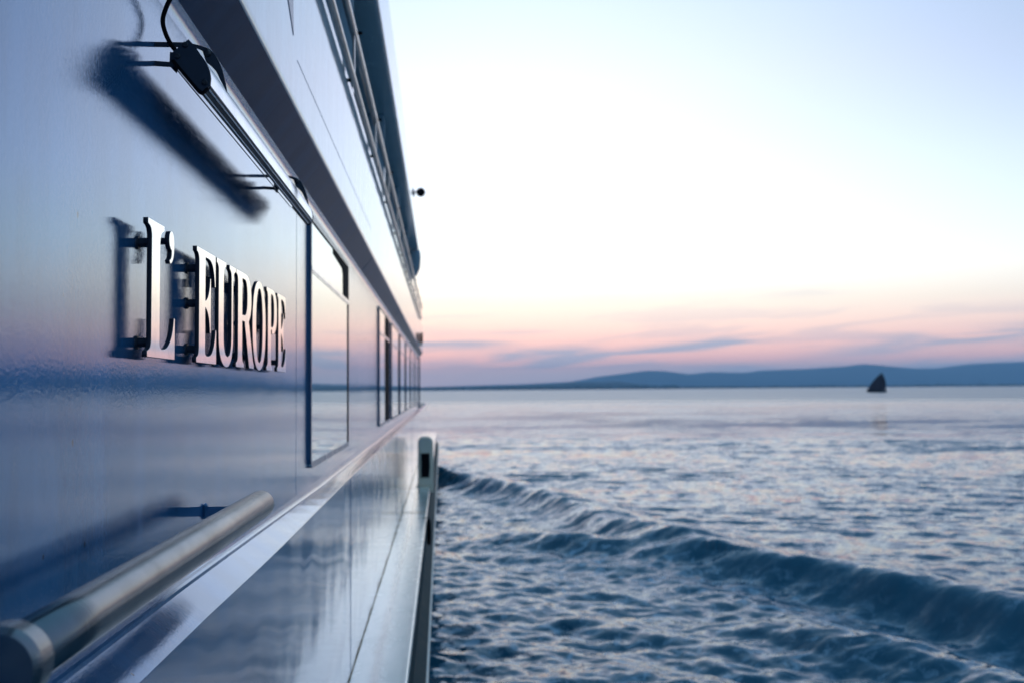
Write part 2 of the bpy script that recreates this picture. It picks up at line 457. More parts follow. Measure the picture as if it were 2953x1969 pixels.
    Z += chop * gust * (1 - .65 * wake) * (.65 + .35 * np.clip((Y - 18) / 40, 0, 1)) + turb * wake * 1.2 * (1 - .35 * np.clip((cA + cB) * 2, 0, 1)) + streaks * .45
    far = np.clip((r - 300) / 300, 0, 1)[:, None]
    Z *= (1 - far)
    face = np.clip((cA + cB) * 2.0, 0, 1)
    ripple = np.interp(np.hypot(X, Y), [10, 25, 60, 120, 300, 900], [.30, .40, .46, .42, .34, .28]) * (1 - .15 * wake) * (1 - .1 * face)
    foam = np.clip(wake * (.35 + .65 * np.clip(1.4 - X / 4.5, 0, 1)) + np.clip(cA * .8, 0, .3) - np.clip(cB * .8, 0, .5) + np.clip((cB - .34) * 5, 0, .75) + np.clip(cC * 3, 0, .45), 0, 1)
    nr, na = X.shape
    co = np.empty((nr * na + 1, 3), np.float32)
    co[:-1, 0] = X.ravel(); co[:-1, 1] = Y.ravel(); co[:-1, 2] = Z.ravel(); co[-1] = (0, 0, 0)
    i = np.arange(nr - 1)[:, None] * na; j = np.arange(na)[None, :]; j2 = (j + 1) % na
    quads = np.stack([i + j, i + na + j, i + na + j2, i + j2], -1).reshape(-1, 4)
    tri = np.stack([np.full(na, nr * na), np.arange(na), (np.arange(na) + 1) % na], -1)
    # winding: upward normals
    quads = quads[:, ::-1]; tri = tri[:, ::-1]
    me = bpy.data.meshes.new('water')
    me.vertices.add(len(co)); me.vertices.foreach_set('co', co.ravel())
    loops = np.concatenate([quads.ravel(), tri.ravel()]).astype(np.int32)
    me.loops.add(len(loops)); me.loops.foreach_set('vertex_index', loops)
    npoly = len(quads) + len(tri)
    me.polygons.add(npoly)
    start = np.concatenate([np.arange(len(quads)) * 4, len(quads) * 4 + np.arange(len(tri)) * 3]).astype(np.int32)
    me.polygons.foreach_set('loop_start', start)
    me.update(calc_edges=True); me.validate()
    a = me.attributes.new('foam', 'FLOAT', 'POINT'); a.data.foreach_set('value', np.concatenate([foam.ravel(), [0]]).astype(np.float32))
    a = me.attributes.new('ripple', 'FLOAT', 'POINT'); a.data.foreach_set('value', np.concatenate([ripple.ravel(), [.4]]).astype(np.float32))
    if me.polygons[len(quads) // 2].normal.z < 0: me.flip_normals()
    ob = link('water', me, 'water', smooth=True, lift=False)
    ob['kind'] = 'structure'
make_water()

# ------------------------------------------------------------------ hills beyond the lake
def px_profile(cx, cy, Y0):          # silhouette measured as bearing / height above the shore -> metres at distance Y0
    return [((1200 + x * .7453 - 1273) / 2870 * Y0, (364 - y) * .72 / 2870 * Y0) for x, y in zip(cx, cy)]
def ridge(name, prof, Y0, depth, seed, rough):
    rng = np.random.default_rng(seed)
    px = np.array([p[0] for p in prof]); pz = np.array([p[1] for p in prof])
    xs = np.linspace(px[0], px[-1], 260); base = np.interp(xs, px, pz)
    ns = 18; rows = []
    for k in range(ns + 1):
        u = k / ns; env = math.sin(math.pi * u) ** .8 if u < .5 else 1 - (u - .5) * .5
        jit = sum(np.sin(xs / Y0 * f + rng.random() * 6.28 + k * .35) / f ** .8 for f in (40, 90, 170, 330, 610))
        z = base * env * (1 + 0 * xs) + jit * rough * min(1, u * 2)
        z = np.where(u == 0, -4, z)
        rows.append(np.stack([xs, np.full_like(xs, Y0 - depth * .5 + depth * u), z], -1))
    co = np.concatenate(rows); n = len(xs)
    faces = [(a * n + b, a * n + b + 1, (a + 1) * n + b + 1, (a + 1) * n + b) for a in range(ns) for b in range(n - 1)]
    me = bpy.data.meshes.new(name); me.from_pydata(co.tolist(), [], faces)
    o = link(name, me, 'hills', smooth=True, lift=False); o['kind'] = 'structure'
    return o
far_x = [-1400, -600, 0, 400, 600, 700, 900, 960, 1050, 1150, 1280, 1360, 1450, 1560, 1700, 1760, 1850, 1950, 2080, 2200, 2340, 2600, 3200, 4200]
far_y = [340, 345, 352, 342, 334, 316, 291, 294, 308, 299, 303, 294, 291, 287, 279, 271, 281, 290, 290, 274, 268, 262, 280, 300]
ridge('far_hills', px_profile(far_x, far_y, 11000), 11000, 3000, 3, 2.6)
near_x = [-1400, -500, 0, 200, 400, 520, 620, 700, 780, 850, 930, 1050, 1300, 2000, 3000, 4200]
near_y = [345, 350, 350, 349, 346, 341, 334, 336, 334, 344, 352, 355, 358, 358, 356, 350]
ridge('near_hills', px_profile(near_x, near_y, 5200), 5200, 900, 5, 1.0)

def shore_trees():
    rng = random.Random(11); verts = []; faces = []
    for k in range(2200):
        X = rng.uniform(-900, 3400); Y = 4640 + rng.uniform(-40, 60)
        h = rng.choice((5, 7, 9, 12)) * rng.uniform(.6, 1.2) * (1.25 if X < 1100 else .85); w = h * rng.uniform(1.2, 3.5)
        b = len(verts); n = 6
        for q, (rr, zz) in enumerate(((.55, -.3), (1.0, .25), (.8, .65), (.35, .95))):
            for i in range(n):
                a = 2 * math.pi * i / n + q * .5; s = rr * w * .5 * rng.uniform(.75, 1.2)
                verts.append((X + math.cos(a) * s, Y + math.sin(a) * s, h * zz * rng.uniform(.9, 1.1)))
        for q in range(3):
            for i in range(n):
                j = (i + 1) % n
                faces.append((b + q * n + i, b + q * n + j, b + (q + 1) * n + j, b + (q + 1) * n + i))
        faces.append(tuple(b + 3 * n + i for i in range(n)))
    me = bpy.data.meshes.new('shore_trees'); me.from_pydata(verts, [], faces)
    o = link('shore_trees', me, 'trees', lift=False); o['kind'] = 'stuff'
    tag(o, 'dark line of low trees along the far shore below the hills', 'trees')
shore_trees()

# ================================================================== SHIP
XW, XU, XL = -.62, -.51, -.545         # cabin wall, upper wall, lower hull planes
YB, YE = -5.0, 27.6                   # stern-ward end of what is built, forward corner of the cabin wall
ZS, ZD = .897, -1.69                  # soffit, side deck
ship = root('cruise_ship', (-2.6, 10, 0), 'glossy blue-grey passenger ship seen along its side, with mirror windows and overhanging upper deck', 'ship')

WIN = [(4.70, 6.60), (9.88, 11.75), (12.30, 14.25), (14.85, 16.80), (17.35, 19.40), (19.95, 21.95), (22.45, 24.05), (24.55, 26.6)]
WZ0, WZ1 = -.362, .832
def wall_with_openings():
    ys = [YB]
    for a, b in WIN: ys += [a + .018, b - .018]
    ys.append(YE); zs = [-.447, WZ0 + .018, WZ1 - .018, ZS - .034]
    bm = bmesh.new(); V = {}
    def v(i, j):
        if (i, j) not in V: V[i, j] = bm.verts.new((XW, ys[i], zs[j]))
        return V[i, j]
    for i in range(len(ys) - 1):
        for j in range(3):
            if i % 2 == 1 and j == 1: continue
            bm.faces.new((v(i, j), v(i + 1, j), v(i + 1, j + 1), v(i, j + 1)))
    ext = bmesh.ops.extrude_face_region(bm, geom=bm.faces[:])
    for q in ext['geom']:
        if isinstance(q, bmesh.types.BMVert): q.co.x -= .05
    return bm_mesh(bm)
link('cabin_wall', wall_with_openings(), 'hull', ship)
link('plate_seam', boxes((XW - .001, XW + .0007, 4.318, 4.326, -.44, ZS - .036)), 'hull', ship)
# overhang: a cove, a steep soffit sloping out, a rounded lip, then the upper wall
SD = Vector((.110, .119)).normalized(); SN = Vector((SD.y, -SD.x))        # soffit slope and its outward normal
sa = math.degrees(math.atan2(SN.y, SN.x))                                  # about -30 degrees
cr = .060; ccx, ccz = XW + cr, ZS - .034
cove = [(ccx + cr * math.cos(math.radians(a)), ccz + cr * math.sin(math.radians(a))) for a in np.linspace(180, 180 + sa, 9)]
s0 = Vector(cove[-1]); s1 = Vector((XU, 1.0165)) - SD * .012
link('soffit_cove', prism_y(cove + [(XW - .05, s0.y + .01), (XW - .05, cove[0][1])], YB, YE, 1), 'hull', ship, smooth=35)
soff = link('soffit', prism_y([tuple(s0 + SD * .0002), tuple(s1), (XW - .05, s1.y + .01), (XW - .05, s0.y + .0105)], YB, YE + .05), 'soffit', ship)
for yj in (7.6, 12.6, 17.6):
    a, b = s0 + SD * .004 + SN * -.001, s1 - SD * .004 + SN * -.001
    link('panel_joint', prism_y([tuple(a), tuple(b), tuple(b + SN * .0032), tuple(a + SN * .0032)], yj, yj + .02), 'soffit', soff)
lip = [tuple(s1 + SD * .0002), tuple(s1 + SD * .004 + SN * .0006), (XU - .0035, 1.0135), (XU - .0008, 1.020), (XU, 1.028), (XU, 1.034)]
link('upper_wall', prism_y(lip + [(XU, 1.7400), (XU, 1.7465), (XU - .004, 1.7532), (XU - .20, 1.7532), (XU - .20, s1.y + .012), (XW - .0499, s1.y + .012)], YB, YE + .05), 'hull_upper', ship, smooth=35)
# weld line along the upper wall
link('plate_seam', prism_y([(XU - .001, 1.179), (XU + .0012, 1.1794), (XU + .0012, 1.181), (XU - .001, 1.1815)], 3.5604, 7.3132), 'frame', ship)
# painted blue mark
link('painted_mark', plate_x([(3.4642, 1.2365), (3.4497, 1.3578), (3.3968, 1.7321), (2.6558, 1.7321)], XU - .001, XU + .002), 'emblem', ship)

# ledge below the windows
def ledge_shape(y, i, x, z):
    s = min(max((y - 2.8) / 2.9, 0), 1); s = s * s * (3 - 2 * s)
    top = -.0265 * min(max((y - 2.4) / 2.6, 0), 1) - .0011 * max(y - 5, 0)
    drop = .030 * s                       # the flange lies flatter further forward
    if i >= LEDGE_OUT: return (x, y, z + top + drop)
    if i == 0: return (x, y, z)
    return (x, y, z + top)
lp = [(XW, -.4472), (XW + .002, -.447), (XW + .012, -.4485), (XW + .0165, -.453), (XW + .0170, -.459), (XW + .0172, -.4615)]
LEDGE_OUT = len(lp)
lp += [(XL + .006, -.511), (XL + .009, -.514), (XL + .009, -.518), (XL + .004, -.521)]
link('ledge', prism_y(lp + [(XL - .03, -.535), (XW - .05, -.535), (XW - .05, -.4472)], YB, YE + .1, 120, shape=lambda y, i, x, z: (x, y, z) if i > LEDGE_OUT + 3 or i == 0 else ledge_shape(y, i, x, z)), 'ledge', ship)
link('lower_hull_side', boxes((XL - .05, XL, YB, 40, ZD - .02, -.5235)), 'hull_lower', ship)
for yj in (6.05, 12.2, 18.4):
    link('plate_seam', boxes((XL - .001, XL + .0018, yj, yj + .008, ZD + .012, -.530)), 'hull_lower', ship)
# side deck with rounded outer edge, the strake below it
XE = -.205
dk = [(XL - .04, ZD), (XE - .012, ZD)] + arc(XE - .012, ZD - .012, .012, 90, 0, 4)[1:] + [(XE, ZD - .06), (XL - .04, ZD - .06)]
deck = link('side_deck', prism_y(dk, YB, 40), 'deck', ship)
for yj in (13.9, 24.5):
    link('deck_seam', boxes((XL + .012, XE - .015, yj, yj + .02, ZD - .001, ZD + .004)), 'rust', deck)
rng = random.Random(3)
link('weld_seam', prism_y([(XL - .002, ZD - .002), (XL + .007, ZD - .002), (XL + .005, ZD + .003), (XL - .002, ZD + .006)], YB, 40, 300,
     shape=lambda y, i, x, z: (x + rng.uniform(-.0015, .0015), y, z + rng.uniform(-.0015, .0015))), 'rust', deck)
link('side_shell', boxes((XL - .03, XE - .004, YB, 40, -3.6, ZD - .0605)), 'strake', ship)
stk = link('rubbing_strake', prism_y([(XE - .005, -2.06), (XE + .055, -2.12), (XE + .095, -2.16), (XE + .095, -2.30), (XE + .05, -2.36), (XE - .005, -2.42)], YB, 40), 'strake', ship)
link('strake_edge', prism_y([(XE + .082, -2.1445), (XE + .097, -2.158), (XE + .1005, -2.168), (XE + .0985, -2.22), (XE + .0955, -2.22), (XE + .0955, -2.1605)], YB, 40), 'strake_edge', stk)
# inner bulk so that nothing is hollow from another side
link('cabin_block', boxes((-4.6, XW - .051, YB, YE, -.534, 1.04), (-4.6, XL - .051, YB, 40, -3.6, -.5352)), 'inside', ship)

# cabin windows
def window(y0, y1, k):
    w = link('window', ring_x(rrect(y0, y1, WZ0, WZ1, .055), rrect(y0 + .030, y1 - .030, WZ0 + .030, WZ1 - .030, .035), XW - .03, XW + .0145), 'frame', ship)
    w['label'] = 'blue-grey raised window surround'
    zb = .556
    link('pane', boxes((XW + .004, XW + .012, y0 + .012, y1 - .012, WZ0 + .012, zb)), 'glass', w)
    link('pane', boxes((XW + .004, XW + .012, y0 + .012, y1 - .012, zb + .030, WZ1 - .012)), 'glass', w)
    link('glazing_bar', boxes((XW + .003, XW + .0145, y0 + .012, y1 - .012, zb + .001, zb + .010), (XW + .003, XW + .017, y0 + .012, y1 - .012, zb + .0105, zb + .0295)), 'alu', w)
    return w
for k, (a, b) in enumerate(WIN):
    w = window(a, b, k)
    if k == 0:   # open top light: its gap's shade put in as a black plate, plus seals
        t0, t1, zt, zb = 5.66, b - .026, WZ1 - .027, .587
        link('seal_and_gap_shade', plate_x([(t0, zt), (t1, zt), (t1, zb), (t1 - .33, zb), (t1 - .345, zt - .085), (t1 - .40, zt - .055), (t0, zt - .034)], XW + .0123, XW + .0155), 'black', w)
        link('seal_and_gap_shade', boxes((XW + .0123, XW + .0155, b - .075, b - .028, WZ0 + .03, .555)), 'black', w)
        link('seal_and_gap_shade', boxes((XW + .0123, XW + .0155, a + .03, b - .028, WZ1 - .036, WZ1 - .029)), 'black', w)
    if k == 1:
        link('black_panel', boxes((XW + .0123, XW + .0155, 10.86, b - .028, WZ0 + .031, .555), (XW + .0123, XW + .0155, 10.86, b - .028, .587, WZ1 - .031)), 'black', w)  # black panel over the forward part of the second window
    if k > 1:
        link('seal_and_gap_shade', boxes((XW + .0123, XW + .0155, b - .10, b - .03, WZ0 + .031, .555)), 'black', w)
link('corner_post', boxes((XW - .05, XW + .03, YE + .001, YE + .12, -.5, ZS - .001)), 'frame', ship)

# upper deck: recessed balcony windows, canopy above
ZC, XC, YC = 2.7771, -.4364, 19.9189
link('balcony_floor', boxes((-4.6, XU - .2005, YB, 25.0189, 1.0489, 1.7465)), 'inside', ship)
link('balcony_back_wall', boxes((-4.6, -.85, YB, YC, 1.7537, ZC - .001)), 'inside', ship)
for i in range(14):
    y = -4.4 + i * 1.80
    d = link('balcony_window', boxes((-.849, -.83, y + .06, y + 1.68, 1.7547, 1.8091), (-.849, -.83, y + .06, y + 1.68, 2.6751, 2.7425), (-.849, -.83, y + .06, y + .12, 1.81, 2.6741), (-.849, -.83, y + 1.62, y + 1.68, 1.81, 2.6741)), 'frame', ship)
    link('pane', boxes((-.846, -.838, y + .121, y + 1.619, 1.81, 2.6741)), 'dark_glass', d)
    if i % 2 == 0:
        link('balcony_partition', boxes((-.8295, XU - .05, y - .05, y + .05, 1.7542, ZC - .007)), 'hull_upper', ship)
can = [(-4.6, ZC), (XC - .03, ZC), (XC - .02, ZC)] + arc(XC - .02, ZC + .02, .02, -90, 0, 4)[1:] + [(XC, ZC + .03), (XC, 3.3098), (XC, 3.3198), (XC - .02, 3.3391), (-4.6, 3.416)]
link('canopy', prism_y(can, YB, YC), 'hull_upper', ship, smooth=35)
link('canopy_soffit', boxes((-.83, XC - .03, YB, YC - .05, ZC - .006, ZC - .0005)), 'canopy_under', ship)
# rounded wind screen at the forward end of the canopy
scr = [(XU - .14, 2.7665), (XC + .024, 2.7665), (XC + .042, 2.6077), (XC + .024, 2.4057), (XC - .035, 2.2709), (XU - .05, 2.1892), (XU - .14, 2.1747)]
link('wind_screen', plate_y(scr, YC - .18, YC - .06), 'hull_upper', ship)

# guard rail along the upper deck
gr = root('guard_rail', (XU, 9, H + 1.75), 'long double steel guard rail along the overhanging upper deck', 'railing')
XR = -.482
link('rail', tube([(XR, y, 1.735) for y in np.linspace(YB, 24.7302, 12)], .0165, 12), 'rail', gr, smooth=True)
link('rail', tube([(XR, y, 2.005) for y in np.linspace(YB, 24.7302, 12)], .021, 12), 'rail', gr, smooth=True)
for i in range(17):
    y = -3.6 + i * 1.83
    if y > 24.7302: break
    link('post', boxes((XR - .006, XR + .006, y - .025, y + .025, 1.7520, 1.9835)), 'rail', gr)
    link('bracket', boxes((XU + .0005, XR - .0160, y - .009, y + .009, 1.724, 1.740)), 'black', gr)
    link('lug', boxes((XR + .018, XR + .042, y + .06, y + .074, 2.018, 2.032)), 'black', gr)

# ================================================================== name letters on pegs
Hc = 27.7
def path(*seg, n=9):
    pts = []
    for s in seg:
        if len(s) == 2: pts.append(s)
        else:
            p0 = pts[-1]; c1, c2, p3 = (s[0], s[1]), (s[2], s[3]), (s[4], s[5])
            for k in range(1, n + 1):
                t = k / n; u = 1 - t
                pts.append(tuple(u ** 3 * p0[i] + 3 * u * u * t * c1[i] + 3 * u * t * t * c2[i] + t ** 3 * p3[i] for i in (0, 1)))
    return pts
def ell(cx, cy, a, b, e=2.25, n=48):
    o = []
    for k in range(n):
        t = 2 * math.pi * k / n; c, s = math.cos(t), math.sin(t)
        o.append((cx + a * math.copysign(abs(c) ** (2 / e), c), cy + b * math.copysign(abs(s) ** (2 / e), s)))
    return o
def serif_tl(st): return [(st, 24.0), (st, 25.6, st - .7, 26.4, 0, 26.65), (0, Hc)]
def serif_bl(st): return [(0, 0), (0, 1.1), (st - .6, 1.4, st, 2.2, st, 3.8)]
LET = {}
LET['L'] = [path((0, Hc), (11.6, Hc), (11.6, 26.7), (9.6, 26.3, 8.5, 25.4, 8.5, 23.2), (8.5, 3.2), (8.5, 2.1, 9.4, 1.7, 11.2, 1.7), (15.0, 1.7, 18.8, 4.0, 19.7, 8.8), (20.3, 8.8), (20.3, 0), *serif_bl(2.7), *serif_tl(2.7)[:-1])]
LET["'"] = [path((1.9, 7.0), (3.2, 7.0, 3.9, 5.8, 3.9, 4.2), (3.9, 2.0, 3.0, .3, .9, -.1), (.3, .5), (1.8, 1.0, 2.2, 1.7, 2.0, 2.9), (.7, 3.2, 0, 4.0, 0, 5.0), (0, 6.2, .8, 7.0, 1.9, 7.0))[:-1]]
def letter_E(w):
    k = w / 21.2
    return [path((0, Hc), (20.0 * k, Hc), (20.2 * k, 19.8), (19.6 * k, 19.8), (18.6 * k, 25.0, 16 * k, 26.2, 11.5 * k, 26.2), (8.8 * k, 26.2), (8.8 * k, 15.2), (11.4 * k, 15.6, 13.8 * k, 17.3, 14.2 * k, 21.3), (14.8 * k, 21.3), (14.8 * k, 7.6), (14.2 * k, 7.6),
                 (13.8 * k, 11.6, 11.4 * k, 13.3, 8.8 * k, 13.8), (8.8 * k, 3.0), (8.9 * k, 1.9, 10 * k, 1.6, 12 * k, 1.6), (16.6 * k, 1.6, 19.4 * k, 3.8, 20.6 * k, 8.6), (21.2 * k, 8.6), (21.2 * k, 0), *serif_bl(2.5), *serif_tl(2.5)[:-1])]
LET['E'] = letter_E(20.8)
LET['E2'] = letter_E(19.6)
LET['U'] = [path((0, Hc), (11.2, Hc), (11.2, 26.7), (9.2, 26.4, 8.4, 25.5, 8.4, 23.6), (8.4, 8.0), (8.4, 4.0, 10.6, 2.3, 13.6, 2.3), (16.8, 2.3, 18.6, 4.5, 18.6, 8.4), (18.6, 23.8), (18.6, 25.4, 17.9, 26.3, 15.9, 26.7), (15.9, Hc), (24.0, Hc), (24.0, 26.7), (21.6, 26.3, 20.6, 25.3, 20.6, 23.6),
                 (20.6, 8.4), (20.6, 2.6, 17.2, -.4, 12.3, -.4), (6.0, -.4, 2.5, 2.8, 2.5, 8.4), *serif_tl(2.5)[:-1])]
LET['R'] = [path((0, Hc), (13.6, Hc), (19.6, Hc, 22.6, 25.2, 22.6, 20.8), (22.6, 17.4, 21.2, 15.2, 18.6, 13.9), (25.3, 2.4), (25.9, 1.6, 26.4, 1.3, 27.1, 1.1), (27.1, 0), (19.6, 0), (12.4, 13.6), (8.6, 13.6), (8.6, 3.8), (8.6, 2.2, 9.2, 1.4, 11.2, 1.1), (11.2, 0), *serif_bl(2.7), *serif_tl(2.7)[:-1]),
            path((8.6, 26.1), (12.0, 26.1), (15.4, 26.1, 16.6, 23.8, 16.6, 20.8), (16.6, 17.4, 15.0, 15.3, 12.0, 15.3), (8.6, 15.3))]
LET['O'] = [ell(11.4, Hc / 2, 11.4, Hc / 2 + .3), ell(11.6, Hc / 2, 5.9, Hc / 2 - 1.9)]
LET['P'] = [path((0, Hc), (12.0, Hc), (18.4, Hc, 20.6, 24.8, 20.6, 20.2), (20.6, 15.4, 17.8, 12.6, 12.6, 12.6), (10.6, 12.7), (10.6, 14.0), (8.4, 13.8), (8.4, 3.8), (8.4, 2.2, 9.2, 1.4, 11.4, 1.1), (11.4, 0), *serif_bl(2.6), *serif_tl(2.6)[:-1]),
            path((8.4, 26.1), (11.0, 26.1), (14.0, 26.0, 15.0, 23.6, 15.0, 20.2), (15.0, 16.6, 13.8, 14.7, 11.0, 14.7), (8.4, 14.9))]
XF, TH = -.5825, .0105                 # face plane of the letters, plate thickness
sign = root('ship_name_sign', (XW, 2.9, H + .071), 'raised steel serif letters spelling L\'EUROPE on pegs from the wall', 'sign')
def glyph(key, y0, z0, word):
    cu = bpy.data.curves.new('g', 'CURVE'); cu.dimensions = '2D'; cu.fill_mode = 'BOTH'; cu.extrude = TH * 50 - .06; cu.bevel_depth = .06; cu.bevel_resolution = 1
    for pts in LET[key]:
        sp = cu.splines.new('POLY'); sp.points.add(len(pts) - 1)
        for q, (u, v) in zip(sp.points, pts): q.co = (u, v, 0, 1)
        sp.use_cyclic_u = True
    tmp = bpy.data.objects.new('g', cu); COL.objects.link(tmp)
    bpy.context.view_layer.update()
    me = bpy.data.meshes.new_from_object(tmp.evaluated_get(bpy.context.evaluated_depsgraph_get()))
    bpy.data.objects.remove(tmp); bpy.data.curves.remove(cu)
    for v in me.vertices:
        u, w, d = v.co; v.co = (XF - TH / 2 + d * .01, y0 + u * .01, z0 + w * .01)
    me.update()
    me.materials.clear()
    o = link('letter', me, ['letter_side', 'letter'], sign)
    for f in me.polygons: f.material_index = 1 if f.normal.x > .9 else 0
    o['label'] = word
    return o
PEG = {'L': [(5.4, 23.4), (5.4, 3.0)], "'": [(1.9, 4.9)], 'E': [(5.2, 23.0), (5.2, 14.4), (5.2, 3.2)], 'E2': [(5.2, 23.0), (5.2, 14.4), (5.2, 3.2)],
       'U': [(5.2, 22.5), (19.6, 22.5), (12.5, 1.0)], 'R': [(5.4, 22.5), (5.4, 3.2), (23.5, 3.4)], 'O': [(2.6, 14), (20.2, 14)], 'P': [(5.2, 22.5), (5.2, 3.2)]}
for key, y0, dz, word in (('L', 2.022, 0, 'polished capital L'), ("'", 2.177, 20.6, 'polished apostrophe'), ('E', 2.420, 0, 'polished first capital E'), ('U', 2.632, 0, 'polished capital U'),
                          ('R', 2.880, 0, 'polished capital R'), ('O', 3.128, 0, 'polished capital O'), ('P', 3.376, 0, 'polished capital P'), ('E2', 3.594, 0, 'polished last capital E')):
    g = glyph(key, y0, .0705 + dz * .01, word)
    for u, v in PEG[key]:
        rr = .0075 if key in ("'", 'O', 'U') else .0098
        Y, Z = y0 + u * .01, .0705 + (v + dz) * .01
        me = tube([(XW - .002, Y, Z), (XW + .004, Y, Z), (XW + .0042, Y, Z), (XF - TH - .0002, Y, Z)], rr, 14, radii=[rr * 1.5, rr * 1.4, rr, rr])
        link('peg', me, 'darkmetal', g)

# ================================================================== linear wall light
LC = (-.533, .699)                      # centre of its section
def sect(pts): return [(LC[0] + a * .01, LC[1] + b * .01) for a, b in pts]
lamp = root('wall_light', (XW, 3.0, H + .70), 'long aluminium linear wall light on curved dark brackets above the name letters', 'light')
body = [(-3.9, 2.6), (-1.0, 5.2), (.6, 4.2), (1.9, 2.5), (2.9, .8), (3.6, -.9), (3.85, -2.4), (3.8, -3.9), (3.3, -3.95), (3.2, -4.5), (2.7, -4.6), (2.6, -5.0), (2.1, -5.1), (1.9, -5.4), (1.3, -5.1), (-3.4, .7)]
Y0L, Y1L = 2.165, 3.875
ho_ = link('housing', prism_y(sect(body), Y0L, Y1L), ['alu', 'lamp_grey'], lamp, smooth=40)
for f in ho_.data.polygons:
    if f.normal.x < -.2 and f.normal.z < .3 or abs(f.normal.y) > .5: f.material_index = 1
link('light_channel', prism_y(sect([(3.80, -3.97), (3.86, -4.25), (3.3, -4.95), (2.5, -5.55), (1.8, -5.75), (1.3, -5.2), (1.85, -5.45), (2.1, -5.15), (2.6, -5.05), (2.7, -4.65), (3.2, -4.55), (3.32, -4.0)]), Y0L + .001, Y1L), 'darkmetal', lamp)
for u, v in ((3.45, -4.80), (2.40, -5.62)):
    link('bright_strip', prism_y(sect([(u - .12, v - .02), (u + .12, v + .16), (u + .2, v + .05), (u - .04, v - .13)]), Y0L + .001, Y1L), 'alu', lamp)
link('glare_shield', prism_y(sect([(-4.3, .4), (-4.05, .5), (-1.2, -3.0), (-1.5, -3.1)]), Y0L + .02, Y1L - .22), 'darkmetal', lamp)
capo = [(-4.0, 3.1), (-.75, 5.85), (.6, 4.4), (1.8, 2.6), (2.9, .9), (3.7, -.8), (4.0, -2.5), (3.9, -4.1), (3.1, -4.9), (2.2, -5.8), (1.4, -5.3), (-3.9, .9)]
for ya, yb in ((Y0L - .010, Y0L - .0005), (Y1L + .0005, Y1L + .010)):
    c = link('end_cap', plate_y(sect(capo), ya, yb, .0012), 'darkmetal', lamp)
    near = ya < 3
    for u, v in ((-1.4, 4.6), (-3.1, 2.1), (2.75, -3.6)):
        a, b = (ya - .003, ya + .0004) if near else (yb - .0004, yb + .003)
        q = sect([(u, v)])[0]
        link('screw', tube([(q[0], a, q[1]), (q[0], a + .0012, q[1]), (q[0], b, q[1])], .0065, 14, radii=[.0048, .0064, .0066] if near else [.0066, .0064, .0048]), 'screw', c)
    link('gasket', prism_y(sect([(-4.35, .95), (-3.7, 1.35), (1.55, -5.0), (2.35, -5.55), (3.4, -4.5), (3.5, -4.9), (2.2, -6.2), (1.2, -5.75)]), ya - .002, yb), 'black', c)
claw = [(-8.7, 6.2), (-3.1, 6.2), (-.7, 5.95), (1.5, 5.4), (3.2, 4.65), (4.6, 3.0), (5.75, .35), (6.4, -2.2), (6.9, -4.9), (5.4, -2.1), (4.5, -.2), (3.3, 1.15), (2.3, 2.0), (1.75, 3.6), (1.4, 4.45), (.1, 5.0), (-2.2, 5.2), (-8.7, 5.2)]
def curve_poly(pts):
    top = spline([(x, 0, z) for x, z in pts[:9]], 4); bot = spline([(x, 0, z) for x, z in pts[9:]], 4)
    return [(v.x, v.z) for v in top + bot]
for yb in (2.185, 3.53):
    b = link('bracket', plate_y(sect(curve_poly(claw)), yb, yb + .007, .0008), 'darkmetal', lamp)
    link('lower_arm', plate_y(sect([(-8.7, 2.0), (-4.6, 1.75), (-4.0, 1.4), (-4.2, .75), (-8.7, 1.0)]), yb + .0005, yb + .0065), 'darkmetal', b)
    link('clamp_plate', plate_y(sect([(-5.1, 3.6), (-4.1, 3.5), (-3.95, 1.0), (-4.4, -.2), (-5.2, .6)]), yb - .012, yb + .018), 'darkmetal', b)
    q = sect([(2.6, 3.8)])[0]
    link('bolt', tube([(q[0], yb - .007, q[1]), (q[0], yb - .006, q[1]), (q[0], yb - .003, q[1]), (q[0], yb + .0005, q[1])], .008, 16, radii=[.0035, .0062, .0084, .0088]), 'screw', b)
cab = spline([(LC[0] - .036, Y0L + .012, LC[1] + .036), (LC[0] - .050, Y0L + .010, LC[1] + .054), (LC[0] - .0615, Y0L + .006, LC[1] + .080), (LC[0] - .0645, Y0L, LC[1] + .104), (LC[0] - .056, Y0L - .004, LC[1] + .130), (LC[0] - .046, Y0L - .006, LC[1] + .155), (LC[0] - .05, Y0L - .006, LC[1] + .185), (LC[0] - .055, Y0L - .006, LC[1] + .205)], 8)
link('power_cable', tube(cab, .0049, 12), 'black', lamp, smooth=True)

# ================================================================== hand rail
hr = root('grab_rail', (XW, 2, H - .31), 'thick brushed steel grab rail along the wall above the ledge', 'handrail')
XH, ZH, RH = -.497, -.309, .0375
link('rail_tube', tube([(XH, 1.215, ZH), (XH, 1.4, ZH), (XH, 2.0, ZH), (XH, 2.792, ZH), (XH, 2.797, ZH), (XH, 2.799, ZH)], RH, 48, radii=[RH, RH, RH, RH, RH * .97, RH * .9]), 'steel', hr)
for f in hr.children[-1].data.polygons: f.use_smooth = len(f.vertices) == 4
link('end_collar', tube([(XH, 1.165, ZH), (XH, 1.168, ZH), (XH, 1.175, ZH), (XH, 1.208, ZH), (XH, 1.2145, ZH)], .045, 48, radii=[.040, .0445, .047, .047, .044]), 'steel', hr)
for f in hr.children[-1].data.polygons: f.use_smooth = len(f.vertices) == 4
for yb in (2.665, 1.30):
    a = link('bracket', boxes((XW + .0003, XH - .030, yb, yb + .007, ZH - .016, ZH + .010), bev=.0012), 'hull', hr)
    link('weld_bead', tube([(XW + .0005, yb + .0035, ZH + .016), (XW + .004, yb + .0035, ZH + .012), (XW + .004, yb + .0035, ZH - .017), (XW + .0005, yb + .0035, ZH - .021)], .006, 8), 'hull', a)

